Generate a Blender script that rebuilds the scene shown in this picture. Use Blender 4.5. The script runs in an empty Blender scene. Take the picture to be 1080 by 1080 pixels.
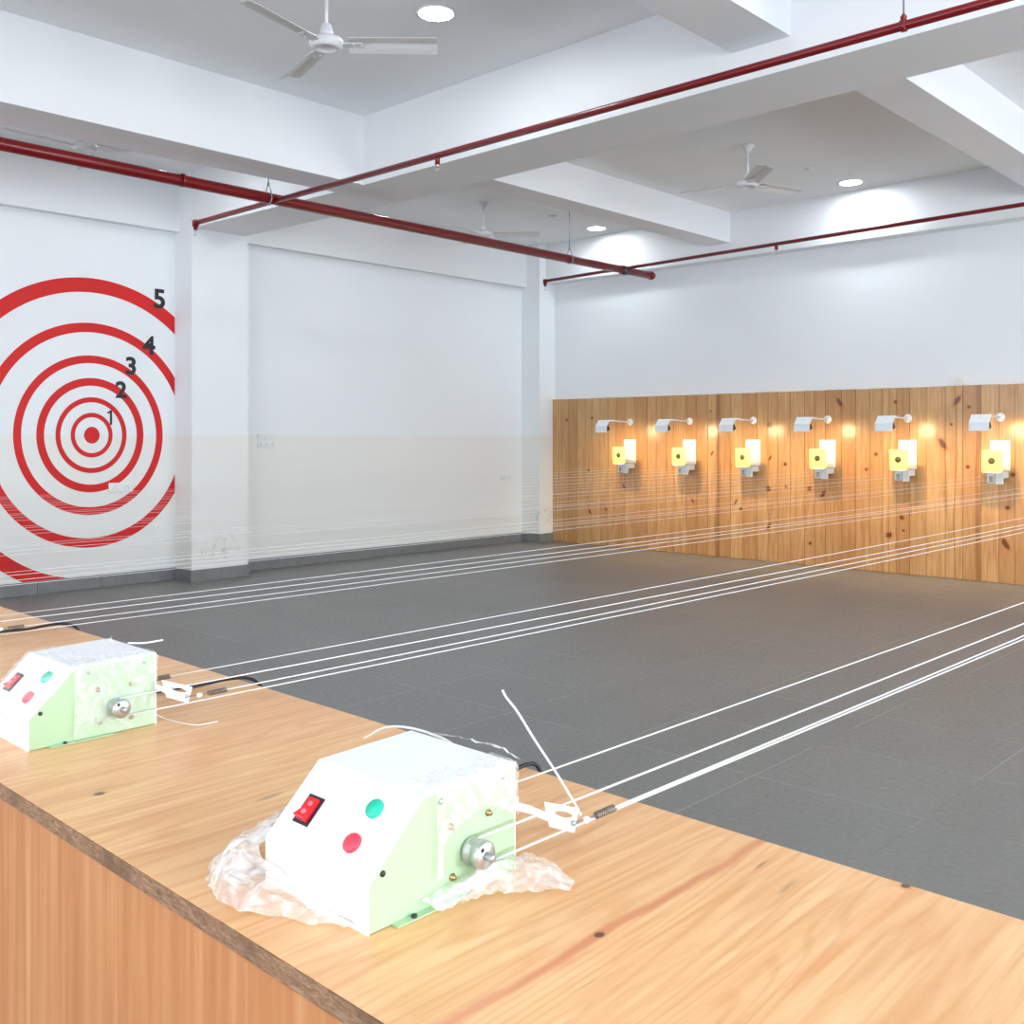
import bpy, bmesh, math, random
from mathutils import Vector, Matrix, noise
random.seed(7)
scene = bpy.context.scene
C = scene.collection
PI = math.pi

# ------------------------------------------------------------------ helpers
def link(o, parent=None):
    C.objects.link(o)
    if parent: o.parent = parent
    return o

def mesh_obj(name, bm, mat=None, parent=None, smooth=False, loc=None, recalc=True):
    me = bpy.data.meshes.new(name)
    if recalc: bmesh.ops.recalc_face_normals(bm, faces=bm.faces)
    bm.to_mesh(me); bm.free()
    if mat:
        for m in (mat if isinstance(mat, (list, tuple)) else [mat]): me.materials.append(m)
    if smooth:
        me.polygons.foreach_set('use_smooth', [True] * len(me.polygons))
    o = bpy.data.objects.new(name, me)
    link(o, parent)
    if loc is not None: o.location = loc
    return o

def auto_smooth(o, ang=40):
    me = o.data
    bm = bmesh.new(); bm.from_mesh(me)
    for f in bm.faces: f.smooth = True
    for e in bm.edges:
        if len(e.link_faces) == 2 and e.calc_face_angle(0) > math.radians(ang): e.smooth = False
    bm.to_mesh(me); bm.free()
    return o

def B():
    return bmesh.new()

def box(bm, x0, x1, y0, y1, z0, z1, bevel=0, seg=2, mi=0):
    vs = [bm.verts.new(p) for p in ((x0,y0,z0),(x1,y0,z0),(x1,y1,z0),(x0,y1,z0),(x0,y0,z1),(x1,y0,z1),(x1,y1,z1),(x0,y1,z1))]
    fs = [bm.faces.new([vs[i] for i in q]) for q in ((3,2,1,0),(4,5,6,7),(0,1,5,4),(1,2,6,5),(2,3,7,6),(3,0,4,7))]
    for f in fs: f.material_index = mi
    if bevel:
        es = list({e for f in fs for e in f.edges})
        bmesh.ops.bevel(bm, geom=es, offset=bevel, segments=seg, affect='EDGES', profile=0.5)
    return fs

def frame_of(d):
    d = Vector(d).normalized()
    a = Vector((0,0,1)) if abs(d.z) < 0.9 else Vector((1,0,0))
    u = d.cross(a).normalized(); v = d.cross(u).normalized()
    return d, u, v

def tube(bm, pts, r, n=12, cap=True, mi=0):
    pts = [Vector(p) for p in pts]
    rs = r if isinstance(r, (list, tuple)) else [r] * len(pts)
    rings = []
    _, u, _ = frame_of(pts[1] - pts[0])
    for i, p in enumerate(pts):
        if i == 0: d = pts[1] - pts[0]
        elif i == len(pts) - 1: d = pts[-1] - pts[-2]
        else: d = (pts[i+1] - pts[i]).normalized() + (pts[i] - pts[i-1]).normalized()
        d.normalize()
        u = (u - d * u.dot(d)).normalized(); v = d.cross(u)
        rings.append([bm.verts.new(p + (u * math.cos(2*PI*k/n) + v * math.sin(2*PI*k/n)) * rs[i]) for k in range(n)])
    for a, b in zip(rings, rings[1:]):
        for k in range(n):
            f = bm.faces.new((a[k], a[(k+1) % n], b[(k+1) % n], b[k])); f.smooth = True; f.material_index = mi
    if cap:
        for q in (rings[0], list(reversed(rings[-1]))):
            f = bm.faces.new(q); f.material_index = mi

def lathe(bm, prof, origin=(0,0,0), axis=(0,0,1), n=32, mi=0):
    """prof: list of (radius, distance along axis)"""
    d, u, v = frame_of(axis); o = Vector(origin)
    rings = []
    for r, h in prof:
        if r < 1e-6: rings.append([bm.verts.new(o + d * h)])
        else: rings.append([bm.verts.new(o + d * h + (u * math.cos(2*PI*k/n) + v * math.sin(2*PI*k/n)) * r) for k in range(n)])
    for a, b in zip(rings, rings[1:]):
        for k in range(n):
            if len(a) == 1 and len(b) == 1: continue
            if len(a) == 1: q = (a[0], b[k], b[(k+1) % n])
            elif len(b) == 1: q = (a[k], b[0], a[(k+1) % n])
            else: q = (a[k], a[(k+1) % n], b[(k+1) % n], b[k])
            f = bm.faces.new(q); f.smooth = True; f.material_index = mi

def prism(bm, poly, vec, mi=0, bevel=0):
    a = [bm.verts.new(p) for p in poly]
    b = [bm.verts.new(Vector(p) + Vector(vec)) for p in poly]
    n = len(a); fs = [bm.faces.new(a), bm.faces.new(list(reversed(b)))]
    for i in range(n): fs.append(bm.faces.new((a[i], b[i], b[(i+1) % n], a[(i+1) % n])))
    for f in fs: f.material_index = mi
    if bevel:
        bmesh.ops.recalc_face_normals(bm, faces=fs)
        es = list({e for f in fs for e in f.edges})
        bmesh.ops.bevel(bm, geom=es, offset=bevel, segments=2, affect='EDGES', profile=0.5)

def catmull(pts, k=8):
    P = [Vector(p) for p in pts]; P = [P[0]*2 - P[1]] + P + [P[-1]*2 - P[-2]]
    out = []
    for i in range(1, len(P) - 2):
        for j in range(k):
            t = j / k
            out.append(0.5 * ((2*P[i]) + (P[i+1]-P[i-1])*t + (2*P[i-1]-5*P[i]+4*P[i+1]-P[i+2])*t*t + (3*P[i]-P[i-1]-3*P[i+1]+P[i+2])*t**3))
    out.append(P[-2]); return out

def empty(name, loc=(0,0,0), rz=0):
    o = bpy.data.objects.new(name, None); o.location = loc; o.rotation_euler = (0,0,rz)
    o.empty_display_size = 0.05
    return link(o)

def tag(o, label=None, cat=None, group=None, kind=None):
    if label: o['label'] = label
    if cat: o['category'] = cat
    if group: o['group'] = group
    if kind: o['kind'] = kind
    return o

def struct(o): o['kind'] = 'structure'; return o

def copy_tree(o, parent=None):
    c = o.copy(); C.objects.link(c)
    if parent: c.parent = parent
    for ch in list(o.children): copy_tree(ch, c)
    return c

# ------------------------------------------------------------------ materials
class NT:
    def __init__(s, name):
        s.m = bpy.data.materials.new(name); s.m.use_nodes = True
        s.t = s.m.node_tree; s.n = s.t.nodes; s.l = s.t.links
        s.bsdf = s.n['Principled BSDF']; s.out = s.n['Material Output']
    def new(s, typ, **kw):
        x = s.n.new(typ)
        for k, v in kw.items(): setattr(x, k, v)
        return x
    def lk(s, a, b): s.l.new(a, b)
    def put(s, sock, v):
        if hasattr(v, 'is_linked') or isinstance(v, bpy.types.NodeSocket): s.lk(v, sock)
        else: sock.default_value = v
    def math(s, op, a, b=0.0, clamp=False):
        x = s.new('ShaderNodeMath', operation=op, use_clamp=clamp); s.put(x.inputs[0], a); s.put(x.inputs[1], b); return x.outputs[0]
    def mapr(s, v, a, b, c=0.0, d=1.0, smooth=True):
        x = s.new('ShaderNodeMapRange'); x.interpolation_type = 'SMOOTHSTEP' if smooth else 'LINEAR'
        s.put(x.inputs['Value'], v)
        for k, q in (('From Min', a), ('From Max', b), ('To Min', c), ('To Max', d)): s.put(x.inputs[k], q)
        return x.outputs['Result']
    def coord(s, scale=(1,1,1), loc=(0,0,0), rot=(0,0,0)):
        tc = s.new('ShaderNodeTexCoord'); mp = s.new('ShaderNodeMapping')
        mp.inputs['Scale'].default_value = scale; mp.inputs['Location'].default_value = loc; mp.inputs['Rotation'].default_value = rot
        s.lk(tc.outputs['Object'], mp.inputs['Vector']); return mp.outputs[0]
    def noise(s, vec, scale=5, detail=4, rough=.55, dist=0):
        x = s.new('ShaderNodeTexNoise'); s.lk(vec, x.inputs['Vector'])
        x.inputs['Scale'].default_value = scale; x.inputs['Detail'].default_value = detail
        x.inputs['Roughness'].default_value = rough; x.inputs['Distortion'].default_value = dist
        return x.outputs['Fac']
    def mix(s, f, a, b, mode='MIX'):
        x = s.new('ShaderNodeMix', data_type='RGBA', blend_type=mode)
        s.put(x.inputs[0], f)
        for sock, v in ((x.inputs[6], a), (x.inputs[7], b)):
            if isinstance(v, (tuple, list)): v = tuple(v) + ((1,) if len(v) == 3 else ())
            s.put(sock, v)
        return x.outputs[2]
    def ramp(s, f, stops):
        x = s.new('ShaderNodeValToRGB'); s.lk(f, x.inputs[0])
        e = x.color_ramp.elements
        while len(e) < len(stops): e.new(0.5)
        for q, (p, c) in zip(e, stops): q.position = p; q.color = tuple(c) + (1,)
        return x.outputs[0]
    def bump(s, h, strength=.2, dist=.005):
        x = s.new('ShaderNodeBump'); s.lk(h, x.inputs['Height'])
        x.inputs['Strength'].default_value = strength; x.inputs['Distance'].default_value = dist
        s.lk(x.outputs[0], s.bsdf.inputs['Normal'])
    def base(s, c): s.put(s.bsdf.inputs['Base Color'], (tuple(c) + (1,)) if isinstance(c, (tuple, list)) else c)
    def set(s, **kw):
        for k, v in kw.items(): s.put(s.bsdf.inputs[k.replace('_', ' ')], v)

def srgb(r, g, b):
    f = lambda v: (v/255/12.92) if v/255 <= .04045 else ((v/255+.055)/1.055)**2.4
    return (f(r), f(g), f(b))

def simple(name, col, rough=.5, metal=0, var=.04, scale=30, bump=0, **kw):
    n = NT(name)
    v = n.noise(n.coord(), scale, 3)
    dark = tuple(c * (1 - var) for c in col); lite = tuple(min(1, c * (1 + var)) for c in col)
    n.base(n.mix(v, dark, lite)); n.set(Roughness=rough, Metallic=metal, **kw)
    if bump: n.bump(v, bump, .002)
    return n.m

def knots(n, vec, lst, size=.022):
    """closest distance (in knot radii) to any knot; lst of (centre, radii, rotation euler)"""
    acc = None
    for c, r, rot in lst:
        mp = n.new('ShaderNodeMapping', vector_type='TEXTURE')
        n.lk(vec, mp.inputs['Vector'])
        mp.inputs['Location'].default_value = c; mp.inputs['Rotation'].default_value = rot; mp.inputs['Scale'].default_value = r
        ln = n.new('ShaderNodeVectorMath', operation='LENGTH'); n.lk(mp.outputs[0], ln.inputs[0])
        acc = ln.outputs['Value'] if acc is None else n.math('MINIMUM', acc, ln.outputs['Value'])
    return acc

def wall_paint(name, dado=True, stains=()):
    n = NT(name); co = n.coord()
    upper, lower = (0.80, 0.83, 0.85), (0.79, 0.79, 0.755)
    v = n.noise(co, 1.2, 5)
    col = (0.80, 0.825, 0.85)
    if dado:
        sp = n.new('ShaderNodeSeparateXYZ'); n.lk(co, sp.inputs[0])
        col = n.mix(n.mapr(sp.outputs[2], 1.52, 1.53), lower, upper)
    col = n.mix(n.mapr(v, .35, .75, 0, .10), col, (.70, .71, .70))
    if stains:
        d = knots(n, co, [(c, r, (0,0,0)) for c, r in stains])
        w = n.noise(co, 14, 6, .7, .6)
        st = n.math('MULTIPLY', n.mapr(d, 1.0, .2), n.mapr(w, .50, .66))
        col = n.mix(n.math('MULTIPLY', st, .75), col, (.36, .31, .20))
        w2 = n.noise(n.coord((1, 1, .35)), 60, 4, .7)
        st2 = n.math('MULTIPLY', n.mapr(d, 1.2, .5), n.mapr(w2, .66, .72))
        col = n.mix(st2, col, (.12, .12, .12))
    n.base(col); n.set(Roughness=.55)
    n.bump(n.noise(co, 260, 2), .05, .001)
    return n.m

M = {}
M['wall_left'] = wall_paint('left wall paint', True)
M['pillar'] = wall_paint('pillar paint', True, [((-9.7, 5.6, .34), (.35, .5, .22)), ((-9.6, 10.8, .38), (.25, .22, .24))])
M['wall'] = wall_paint('wall paint', False)
M['ceil'] = simple('ceiling paint', (.865, .885, .90), .75, var=.015, scale=2)
M['beam'] = simple('beam paint', (.80, .815, .835), .55, var=.012, scale=2)
M['skirt'] = simple('dark stone skirting', (.20, .205, .205), .35, var=.25, scale=9)
M['red_pipe'] = simple('red enamel pipe', srgb(116, 6, 13), .3, var=.1, scale=12)
M['dark_steel'] = simple('dark steel coupling', (.06, .045, .045), .4, .3)
M['zinc'] = simple('zinc plated steel', (.55, .56, .57), .35, .9)
M['brass'] = simple('brass', (.45, .30, .14), .35, .9)
M['white_metal'] = simple('white powder coated steel', (.87, .88, .90), .38, var=.01)
M['lamp_metal'] = simple('pale grey lamp steel', (.86, .89, .92), .45, var=.02)
M['green_panel'] = simple('pale green steel panel', srgb(172, 201, 162), .42, var=.012)
M['grey_plastic'] = simple('light grey plastic housing', (.55, .60, .64), .5, var=.06, scale=60)
M['grey_dark'] = simple('grey slot interior', (.25, .30, .33), .6)
M['black'] = simple('black rubber', (.012, .012, .013), .45)
M['teal'] = simple('teal button', srgb(30, 190, 155), .35, var=.02)
M['red_btn'] = simple('red button', srgb(236, 62, 84), .35, var=.02)
M['rocker'] = simple('red rocker switch', srgb(226, 28, 32), .22, var=.05)
M['rocker_lens'] = simple('pink switch lens', srgb(255, 120, 125), .2)
M['black_plastic'] = simple('dark switch bezel', srgb(46, 16, 34), .4)
M['fan'] = simple('white fan enamel', (.74, .75, .77), .35, var=.01)
M['fan_blade'] = simple('fan blade enamel', (.66, .665, .66), .4, var=.01)
M['mural_red'] = simple('red wall paint', srgb(208, 12, 8), .6, var=.10, scale=7)
M['ink'] = simple('black painted numerals', srgb(14, 20, 24), .5)
M['socket'] = simple('white socket plastic', (.78, .79, .78), .35, var=.01)
M['socket_dark'] = simple('socket slots', (.30, .31, .31), .5)
M['nylon'] = simple('white nylon cord', (.78, .79, .80), .45, var=.02)
M['spring'] = simple('coil spring steel', (.26, .22, .19), .4, .7)
M['card_yellow'] = simple('yellow paper card', (.84, .64, .19), .7, var=.02)
M['card_white'] = simple('cream backing board', (.84, .81, .70), .6, var=.02)
M['bull'] = simple('black printed bullseye', (.05, .045, .01), .7)
M['steel_fit'] = simple('grey steel bolts', (.38, .40, .40), .4, .7)

# emissive materials
def emit(name, col, st):
    n = NT(name); n.base((.8,.8,.8)); n.set(Emission_Strength=st); n.bsdf.inputs['Emission Color'].default_value = (*col, 1); return n.m
M['diffuser'] = emit('lit downlight diffuser', (.90, .97, 1.0), 80)
M['bulb'] = emit('warm lit bulb', (1.0, .66, .30), 22)

# plastic film
def film(name, alpha, milky):
    n = NT(name)
    co = n.coord()
    w = n.noise(co, 34, 2, .5, 1.6)
    w2 = n.noise(co, 12, 2, .5, 1.2)
    n.base((.93, .94, .95)); n.set(Roughness=.3, IOR=1.35)
    n.set(Specular_IOR_Level=.7)
    a = n.mapr(n.math('MULTIPLY', w, w2), .14, .40, alpha * .30, alpha)
    n.set(Alpha=a)
    n.bump(n.math('ADD', w, w2), .22, .004)
    return n.m
M['film'] = film('thin clear packing film', .36, .3)
M['film_milky'] = film('crumpled packing film', .74, .6)

# floor
def floor_mat():
    n = NT('grey stone floor tiles'); co = n.coord(loc=(1.54 + .745, -0.05, 0))
    br = n.new('ShaderNodeTexBrick'); n.lk(co, br.inputs['Vector'])
    br.offset = 0.0; br.squash = 1.0
    for k, v in (('Scale', 1), ('Mortar Size', .0035), ('Mortar Smooth', .3), ('Bias', 0), ('Brick Width', .745), ('Row Height', .655)):
        br.inputs[k].default_value = v
    br.inputs['Color1'].default_value = (.160, .161, .154, 1); br.inputs['Color2'].default_value = (.182, .183, .175, 1)
    br.inputs['Mortar'].default_value = (.20, .20, .19, 1)
    v = n.noise(n.coord((1.2, .5, 1)), 2.2, 8, .65, .4)
    v2 = n.noise(co, 38, 4, .7)
    col = n.mix(n.mapr(v, .3, .7, 0, .5), br.outputs['Color'], (.205, .205, .195))
    col = n.mix(n.mapr(v2, .3, .75, 0, .12), col, (.158, .158, .150))
    mj = n.noise(co, .9, 2)
    jc = n.mix(n.mapr(mj, .40, .5), (.13, .13, .13), (.32, .32, .30))
    col = n.mix(n.math('MULTIPLY', br.outputs['Fac'], .8), col, jc)
    n.base(col); n.set(Roughness=n.mapr(v2, .3, .7, .34, .5))
    n.bump(n.math('SUBTRACT', n.math('MULTIPLY', v2, .04), br.outputs['Fac']), .05, .002)
    return n.m
M['floor'] = floor_mat()

# pine for far wall boards (vertical grain, z)
KN = [(-9.28,1.75,1,0),(-8.82,1.77,1,0),(-8.88,1.04,1,0),(-8.27,.84,1.5,1),(-8.86,.46,1.3,1),(-8.57,.51,1,1),(-6.9,1.83,.7,0),(-7.17,.69,1.3,1),(-6.88,1.3,1.2,-1),(-6.07,1.65,1.8,0),(-6.07,1.25,1.2,-1),(-5.87,1.18,1.2,0),(-6.09,.88,1.6,0),(-5.86,.91,1,0),(-5.56,.9,1.6,0),(-6.54,.7,1.3,-1),(-6.09,.42,1.6,-1),(-6.47,.62,1,0),(-5.55,.26,1,0),(-5.19,1.9,2.2,1),(-4.54,1.89,1,0),(-3.88,1.89,2.2,-1),(-3.76,1.82,1,0),(-3.94,1.64,.8,0),(-4.03,1.43,2.6,1),(-4.76,1.31,1.2,0),(-3.77,1.19,1.1,0),(-4.87,1.14,1,0),(-5.39,.84,1.8,-1),(-4.47,.62,1.5,0),(-4.61,.42,1.9,0),(-4.45,.48,.8,0),(-3.4,.41,2.4,1),(-3.38,.78,1.2,0),(-3.33,1.12,1.3,0)]
def pine_wall():
    n = NT('knotty pine boards'); co = n.coord()
    at = n.new('ShaderNodeAttribute', attribute_name='rnd')
    rnd = at.outputs['Fac']
    cx = n.new('ShaderNodeCombineXYZ'); n.lk(n.math('MULTIPLY', rnd, 37.0), cx.inputs[0]); n.lk(n.math('MULTIPLY', rnd, 91.0), cx.inputs[2])
    ad = n.new('ShaderNodeVectorMath', operation='ADD'); n.lk(co, ad.inputs[0]); n.lk(cx.outputs[0], ad.inputs[1])
    mp = n.new('ShaderNodeMapping'); n.lk(ad.outputs[0], mp.inputs[0]); mp.inputs['Scale'].default_value = (1, 1, .055)
    g1 = n.noise(mp.outputs[0], 42, 5, .6, .8)
    mp2 = n.new('ShaderNodeMapping'); n.lk(ad.outputs[0], mp2.inputs[0]); mp2.inputs['Scale'].default_value = (1, 1, .16)
    g2 = n.noise(mp2.outputs[0], 7, 3, .5, 1.2)
    col = n.ramp(g1, [(.28, srgb(170, 122, 74)), (.46, srgb(197, 155, 104)), (.75, srgb(215, 179, 130))])
    col = n.mix(n.mapr(g2, .35, .7, 0, .45), col, srgb(172, 122, 78))
    col = n.mix(n.math('MULTIPLY', n.math('POWER', rnd, 1.6), .60), col, srgb(160, 108, 62))
    # streaks that belong to two particular boards
    sp = n.new('ShaderNodeSeparateXYZ'); n.lk(co, sp.inputs[0])
    wv = n.math('MULTIPLY', n.math('SUBTRACT', n.noise(n.coord((1, 1, .5)), 2.0, 2), .5), .10)
    for sx, w in ((-6.80, .050), (-3.67, .035), (-3.9, .012), (-4.62, .010)):
        dx = n.math('ABSOLUTE', n.math('SUBTRACT', n.math('ADD', sp.outputs[0], wv), sx))
        col = n.mix(n.math('MULTIPLY', n.mapr(dx, w, w * .3), .55), col, srgb(128, 78, 42))
    lst = []
    for x, z, s, e in KN:
        r = .021 * s
        if e: lst.append(((x, 10.95, z), (r * .55, 1, r * 1.35), (0, .55 * -e, 0)))
        else: lst.append(((x, 10.95, z), (r * .9, 1, r * .9), (0, 0, 0)))
    wob = n.math('MULTIPLY', n.math('SUBTRACT', n.noise(co, 45, 3), .5), .8)
    d = n.math('ADD', knots(n, co, lst), wob)
    col = n.mix(n.mapr(d, 2.0, .9, 0, .5), col, srgb(170, 105, 55))
    col = n.mix(n.mapr(d, 1.1, .6, 0, .9), col, srgb(96, 56, 28))
    n.base(col); n.set(Roughness=.26, Specular_IOR_Level=.55)
    n.bump(g1, .08, .002)
    return n.m
M['pine_wall'] = pine_wall()

def pine_top():
    n = NT('varnished pine worktop'); co = n.coord()
    at = n.new('ShaderNodeAttribute', attribute_name='rnd'); rnd = at.outputs['Fac']
    cx = n.new('ShaderNodeCombineXYZ'); n.lk(n.math('MULTIPLY', rnd, 23.0), cx.inputs[0]); n.lk(n.math('MULTIPLY', rnd, 57.0), cx.inputs[1])
    ad = n.new('ShaderNodeVectorMath', operation='ADD'); n.lk(co, ad.inputs[0]); n.lk(cx.outputs[0], ad.inputs[1])
    mp = n.new('ShaderNodeMapping'); n.lk(ad.outputs[0], mp.inputs[0]); mp.inputs['Scale'].default_value = (1, .07, 1)
    g1 = n.noise(mp.outputs[0], 60, 4, .55, .5)
    mp2 = n.new('ShaderNodeMapping'); n.lk(ad.outputs[0], mp2.inputs[0]); mp2.inputs['Scale'].default_value = (1, .10, 1)
    g0 = n.noise(mp2.outputs[0], 5.5, 2, .4, .3)
    # flowing cathedral lines: sine of a warped field
    lines = n.math('SINE', n.math('MULTIPLY', g0, 150.0))
    lm = n.mapr(lines, .1, 1.0, 0, 1)
    col = n.ramp(g1, [(.3, srgb(224, 166, 110)), (.55, srgb(240, 190, 136)), (.8, srgb(248, 208, 158))])
    col = n.mix(n.math('MULTIPLY', lm, .30), col, srgb(214, 142, 86))
    col = n.mix(n.mapr(g0, .52, .72, 0, .35), col, srgb(226, 154, 100))
    col = n.mix(n.math('MULTIPLY', rnd, .18), col, srgb(214, 160, 112))
    # dark short grain flecks
    mp3 = n.new('ShaderNodeMapping'); n.lk(ad.outputs[0], mp3.inputs[0]); mp3.inputs['Scale'].default_value = (1, .12, 1)
    fl = n.noise(mp3.outputs[0], 34, 3, .6, .6)
    col = n.mix(n.mapr(fl, .70, .80, 0, .55), col, srgb(120, 92, 66))
    # reddish streak through the knot
    sp = n.new('ShaderNodeSeparateXYZ'); n.lk(co, sp.inputs[0])
    wv = n.math('MULTIPLY', n.math('SUBTRACT', n.noise(n.coord(), 9, 2), .5), .02)
    dx = n.math('ABSOLUTE', n.math('SUBTRACT', n.math('ADD', sp.outputs[0], wv), -.6945))
    col = n.mix(n.mapr(dx, .012, .002, 0, .6), col, srgb(206, 110, 74))
    d = knots(n, co, [((-.491, 1.0, .948), (.012, .10, 1), (0,0,0)), ((-.493, 1.14, .948), (.014, .09, 1), (0,0,0))])
    col = n.mix(n.mapr(d, 1.2, .3, 0, .35), col, srgb(224, 140, 74))
    ks = [((-.696,.877), .0058), ((-.498,1.232), .006), ((-1.997,.991), .007), ((-1.534,.692), .007), ((-2.389,1.262), .009)]
    d = knots(n, co, [((x, y, .948), (r, r * 1.3, 1), (0,0,0)) for (x, y), r in ks])
    col = n.mix(n.mapr(d, 2.2, .9, 0, .4), col, srgb(190, 120, 76))
    col = n.mix(n.mapr(d, 1.1, .7, 0, .9), col, srgb(84, 54, 38))
    ks = [((-1.212,.843), .05), ((-1.332,.867), .03), ((-.60,1.13), .03), ((-1.55,.70), .02)]
    d = knots(n, co, [((x, y, .948), (.006, r, 1), (0,0,.1)) for (x, y), r in ks])
    col = n.mix(n.math('MULTIPLY', n.mapr(d, 1.3, .3, 0, .8), n.mapr(g1, .35, .6)), col, srgb(100, 88, 74))
    n.base(col); n.set(Roughness=.32, Specular_IOR_Level=.5)
    n.bump(g1, .05, .001)
    return n.m
M['pine_top'] = pine_top()

def pine_front():
    n = NT('pine apron veneer'); co = n.coord((1, 1, .03))
    g1 = n.noise(co, 48, 5, .6, .3); g2 = n.noise(co, 9, 3, .5, .6)
    col = n.ramp(g1, [(.3, srgb(184, 116, 70)), (.5, srgb(200, 135, 86)), (.75, srgb(216, 160, 112))])
    col = n.mix(n.mapr(g2, .3, .7, 0, .45), col, srgb(188, 122, 74))
    n.base(col); n.set(Roughness=.38); n.bump(g1, .06, .001)
    return n.m
M['pine_front'] = pine_front()

def ply_edge():
    n = NT('raw plywood edge'); v = n.noise(n.coord((1, 1, 4)), 60, 6, .75, .5); v2 = n.noise(n.coord(), 9, 3)
    col = n.ramp(v, [(.3, srgb(96, 70, 50)), (.5, srgb(150, 112, 84)), (.7, srgb(188, 150, 118))])
    col = n.mix(n.mapr(v2, .5, .65, 0, .7), col, srgb(110, 82, 60))
    n.base(col); n.set(Roughness=.8); n.bump(v, .6, .003)
    return n.m
M['ply'] = ply_edge()

# ------------------------------------------------------------------ setting
XL, XP, YF, YD, ZC = -9.9, -9.55, 11.0, 10.95, 4.26
XR, YB = 5.2, -4.6
def sbox(name, x0, x1, y0, y1, z0, z1, mat):
    bm = B(); box(bm, x0, x1, y0, y1, z0, z1); return struct(mesh_obj(name, bm, mat))
sbox('floor', XL-.3, XR+.3, YB-.3, YF+.3, -.15, 0, M['floor'])
sbox('ceiling', XL-.3, XR+.3, YB-.3, YF+.3, ZC, ZC+.15, M['ceil'])
sbox('wall_left', XL-.2, XL, YB-.2, YF+.2, 0, ZC, M['wall_left'])
sbox('wall_far', XL, XR, YF, YF+.2, 0, ZC, M['wall'])

def wall_with_added_windows(name, axis, pos, thick, a0, a1, wins, mat):
    """wall slab pierced by window openings; wins = [(a0,a1,z0,z1)]"""
    bm = B()
    def seg(u0, u1, z0, z1):
        if axis == 'y': box(bm, u0, u1, pos-thick, pos, z0, z1)
        else: box(bm, pos, pos+thick, u0, u1, z0, z1)
    cur = a0
    for (w0, w1, z0, z1) in wins:
        seg(cur, w0, 0, ZC); seg(w0, w1, 0, z0); seg(w0, w1, z1, ZC); cur = w1
    seg(cur, a1, 0, ZC)
    return struct(mesh_obj(name, bm, mat))
rear_w = [(-8.6, -5.6, 1.0, 3.3), (-4.4, -1.4, 1.0, 3.3), (-.2, 2.8, 1.0, 3.3)]  # unseen windows in rear and right walls, added to let fill light in
right_w = [(-3.2, -.4, 1.0, 3.3), (.9, 3.7, 1.0, 3.3), (6.6, 9.4, 1.0, 3.3)]
wall_with_added_windows('wall_rear', 'y', YB, .2, XL, XR, rear_w, M['wall'])
wall_with_added_windows('wall_right', 'x', XR, .2, YB, YF, right_w, M['wall'])
frame_m = simple('white window frame', (.75, .76, .77), .4)
def glass_mat():
    n = NT('window glass'); n.base((1,1,1)); n.set(Roughness=0.0, Alpha=.12); return n.m
M['glass'] = glass_mat()
k = 0
for axis, lst in (('y', rear_w), ('x', right_w)):  # frames and glass of the added windows
    for (w0, w1, z0, z1) in lst:
        k += 1
        bm = B(); t = .05; mid = (w0 + w1) / 2
        def seg(u0, u1, za, zb, bm=bm):
            if axis == 'y': box(bm, u0, u1, YB-.13, YB-.07, za, zb)
            else: box(bm, XR+.07, XR+.13, u0, u1, za, zb)
        seg(w0, w0+t, z0, z1); seg(w1-t, w1, z0, z1); seg(w0+t, w1-t, z0, z0+t); seg(w0+t, w1-t, z1-t, z1); seg(mid-.03, mid+.03, z0+t, z1-t)
        fr = struct(mesh_obj('window_%d' % k, bm, frame_m))
        bm = B()
        if axis == 'y': box(bm, w0+t, w1-t, YB-.103, YB-.097, z0+t, z1-t)
        else: box(bm, XR+.097, XR+.103, w0+t, w1-t, z0+t, z1-t)
        mesh_obj('pane', bm, M['glass'], fr)

# pillars on the left wall
sbox('wall_pillar', XL, XP, 5.277, 5.94, 0, ZC, M['pillar'])
sbox('wall_pillar', XL, XP, 10.67, YF, 0, ZC, M['pillar'])
sbox('wall_pillar', XL, XP, 0.10, .76, 0, ZC, M['pillar'])
sbox('wall_pillar', XL, XP, YB, YB+.35, 0, ZC, M['pillar'])
# beam on top of the left wall, between the pillars
for y0, y1 in ((YB+.35, .10), (.76, 5.277), (5.94, 10.67)):
    sbox('ceiling_beam', XL, -9.8, y0, y1, 3.66, ZC, M['beam'])
def beam(poly, z0, name='ceiling_beam', mat='beam'):
    bm = B(); prism(bm, [(x, y, z0) for x, y in poly], (0, 0, ZC - z0)); return struct(mesh_obj(name, bm, M[mat]))
# beam across the lanes (near) and against the far wall
beam([(XP, 5.29), (-6.86, 5.40), (-2.9, 5.42), (XR, 5.44), (XR, 6.07), (-6.86, 6.03), (XP, 5.90)], 3.67)
sbox('ceiling_beam', XP, XR, 10.80, YF, 3.705, ZC, M['beam'])
sbox('ceiling_beam', XP, XR, .10, .70, 3.67, ZC, M['beam'])
# beams along the lanes
beam([(-7.44, .70), (-6.86, .70), (-6.86, 5.40), (-7.25, 5.39)], 3.67)
beam([(-6.85, 6.03), (-6.53, 6.03), (-6.53, 10.80), (-6.85, 10.80)], 3.89)
beam([(-3.26, .70), (-2.87, .70), (-2.87, 5.42), (-3.26, 5.42)], 3.86)
beam([(-3.04, 6.05), (-2.69, 6.05), (-2.69, 10.80), (-3.04, 10.80)], 3.89)
beam([(1.0, .70), (1.36, .70), (1.36, 5.43), (1.0, 5.43)], 3.86)
beam([(1.0, 6.06), (1.36, 6.06), (1.36, 10.80), (1.0, 10.80)], 3.89)
for x0, x1 in ((-7.44, -6.86), (-3.26, -2.87), (1.0, 1.36)):
    sbox('ceiling_beam', x0, x1, YB, .10, 3.80, ZC, M['beam'])

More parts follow.
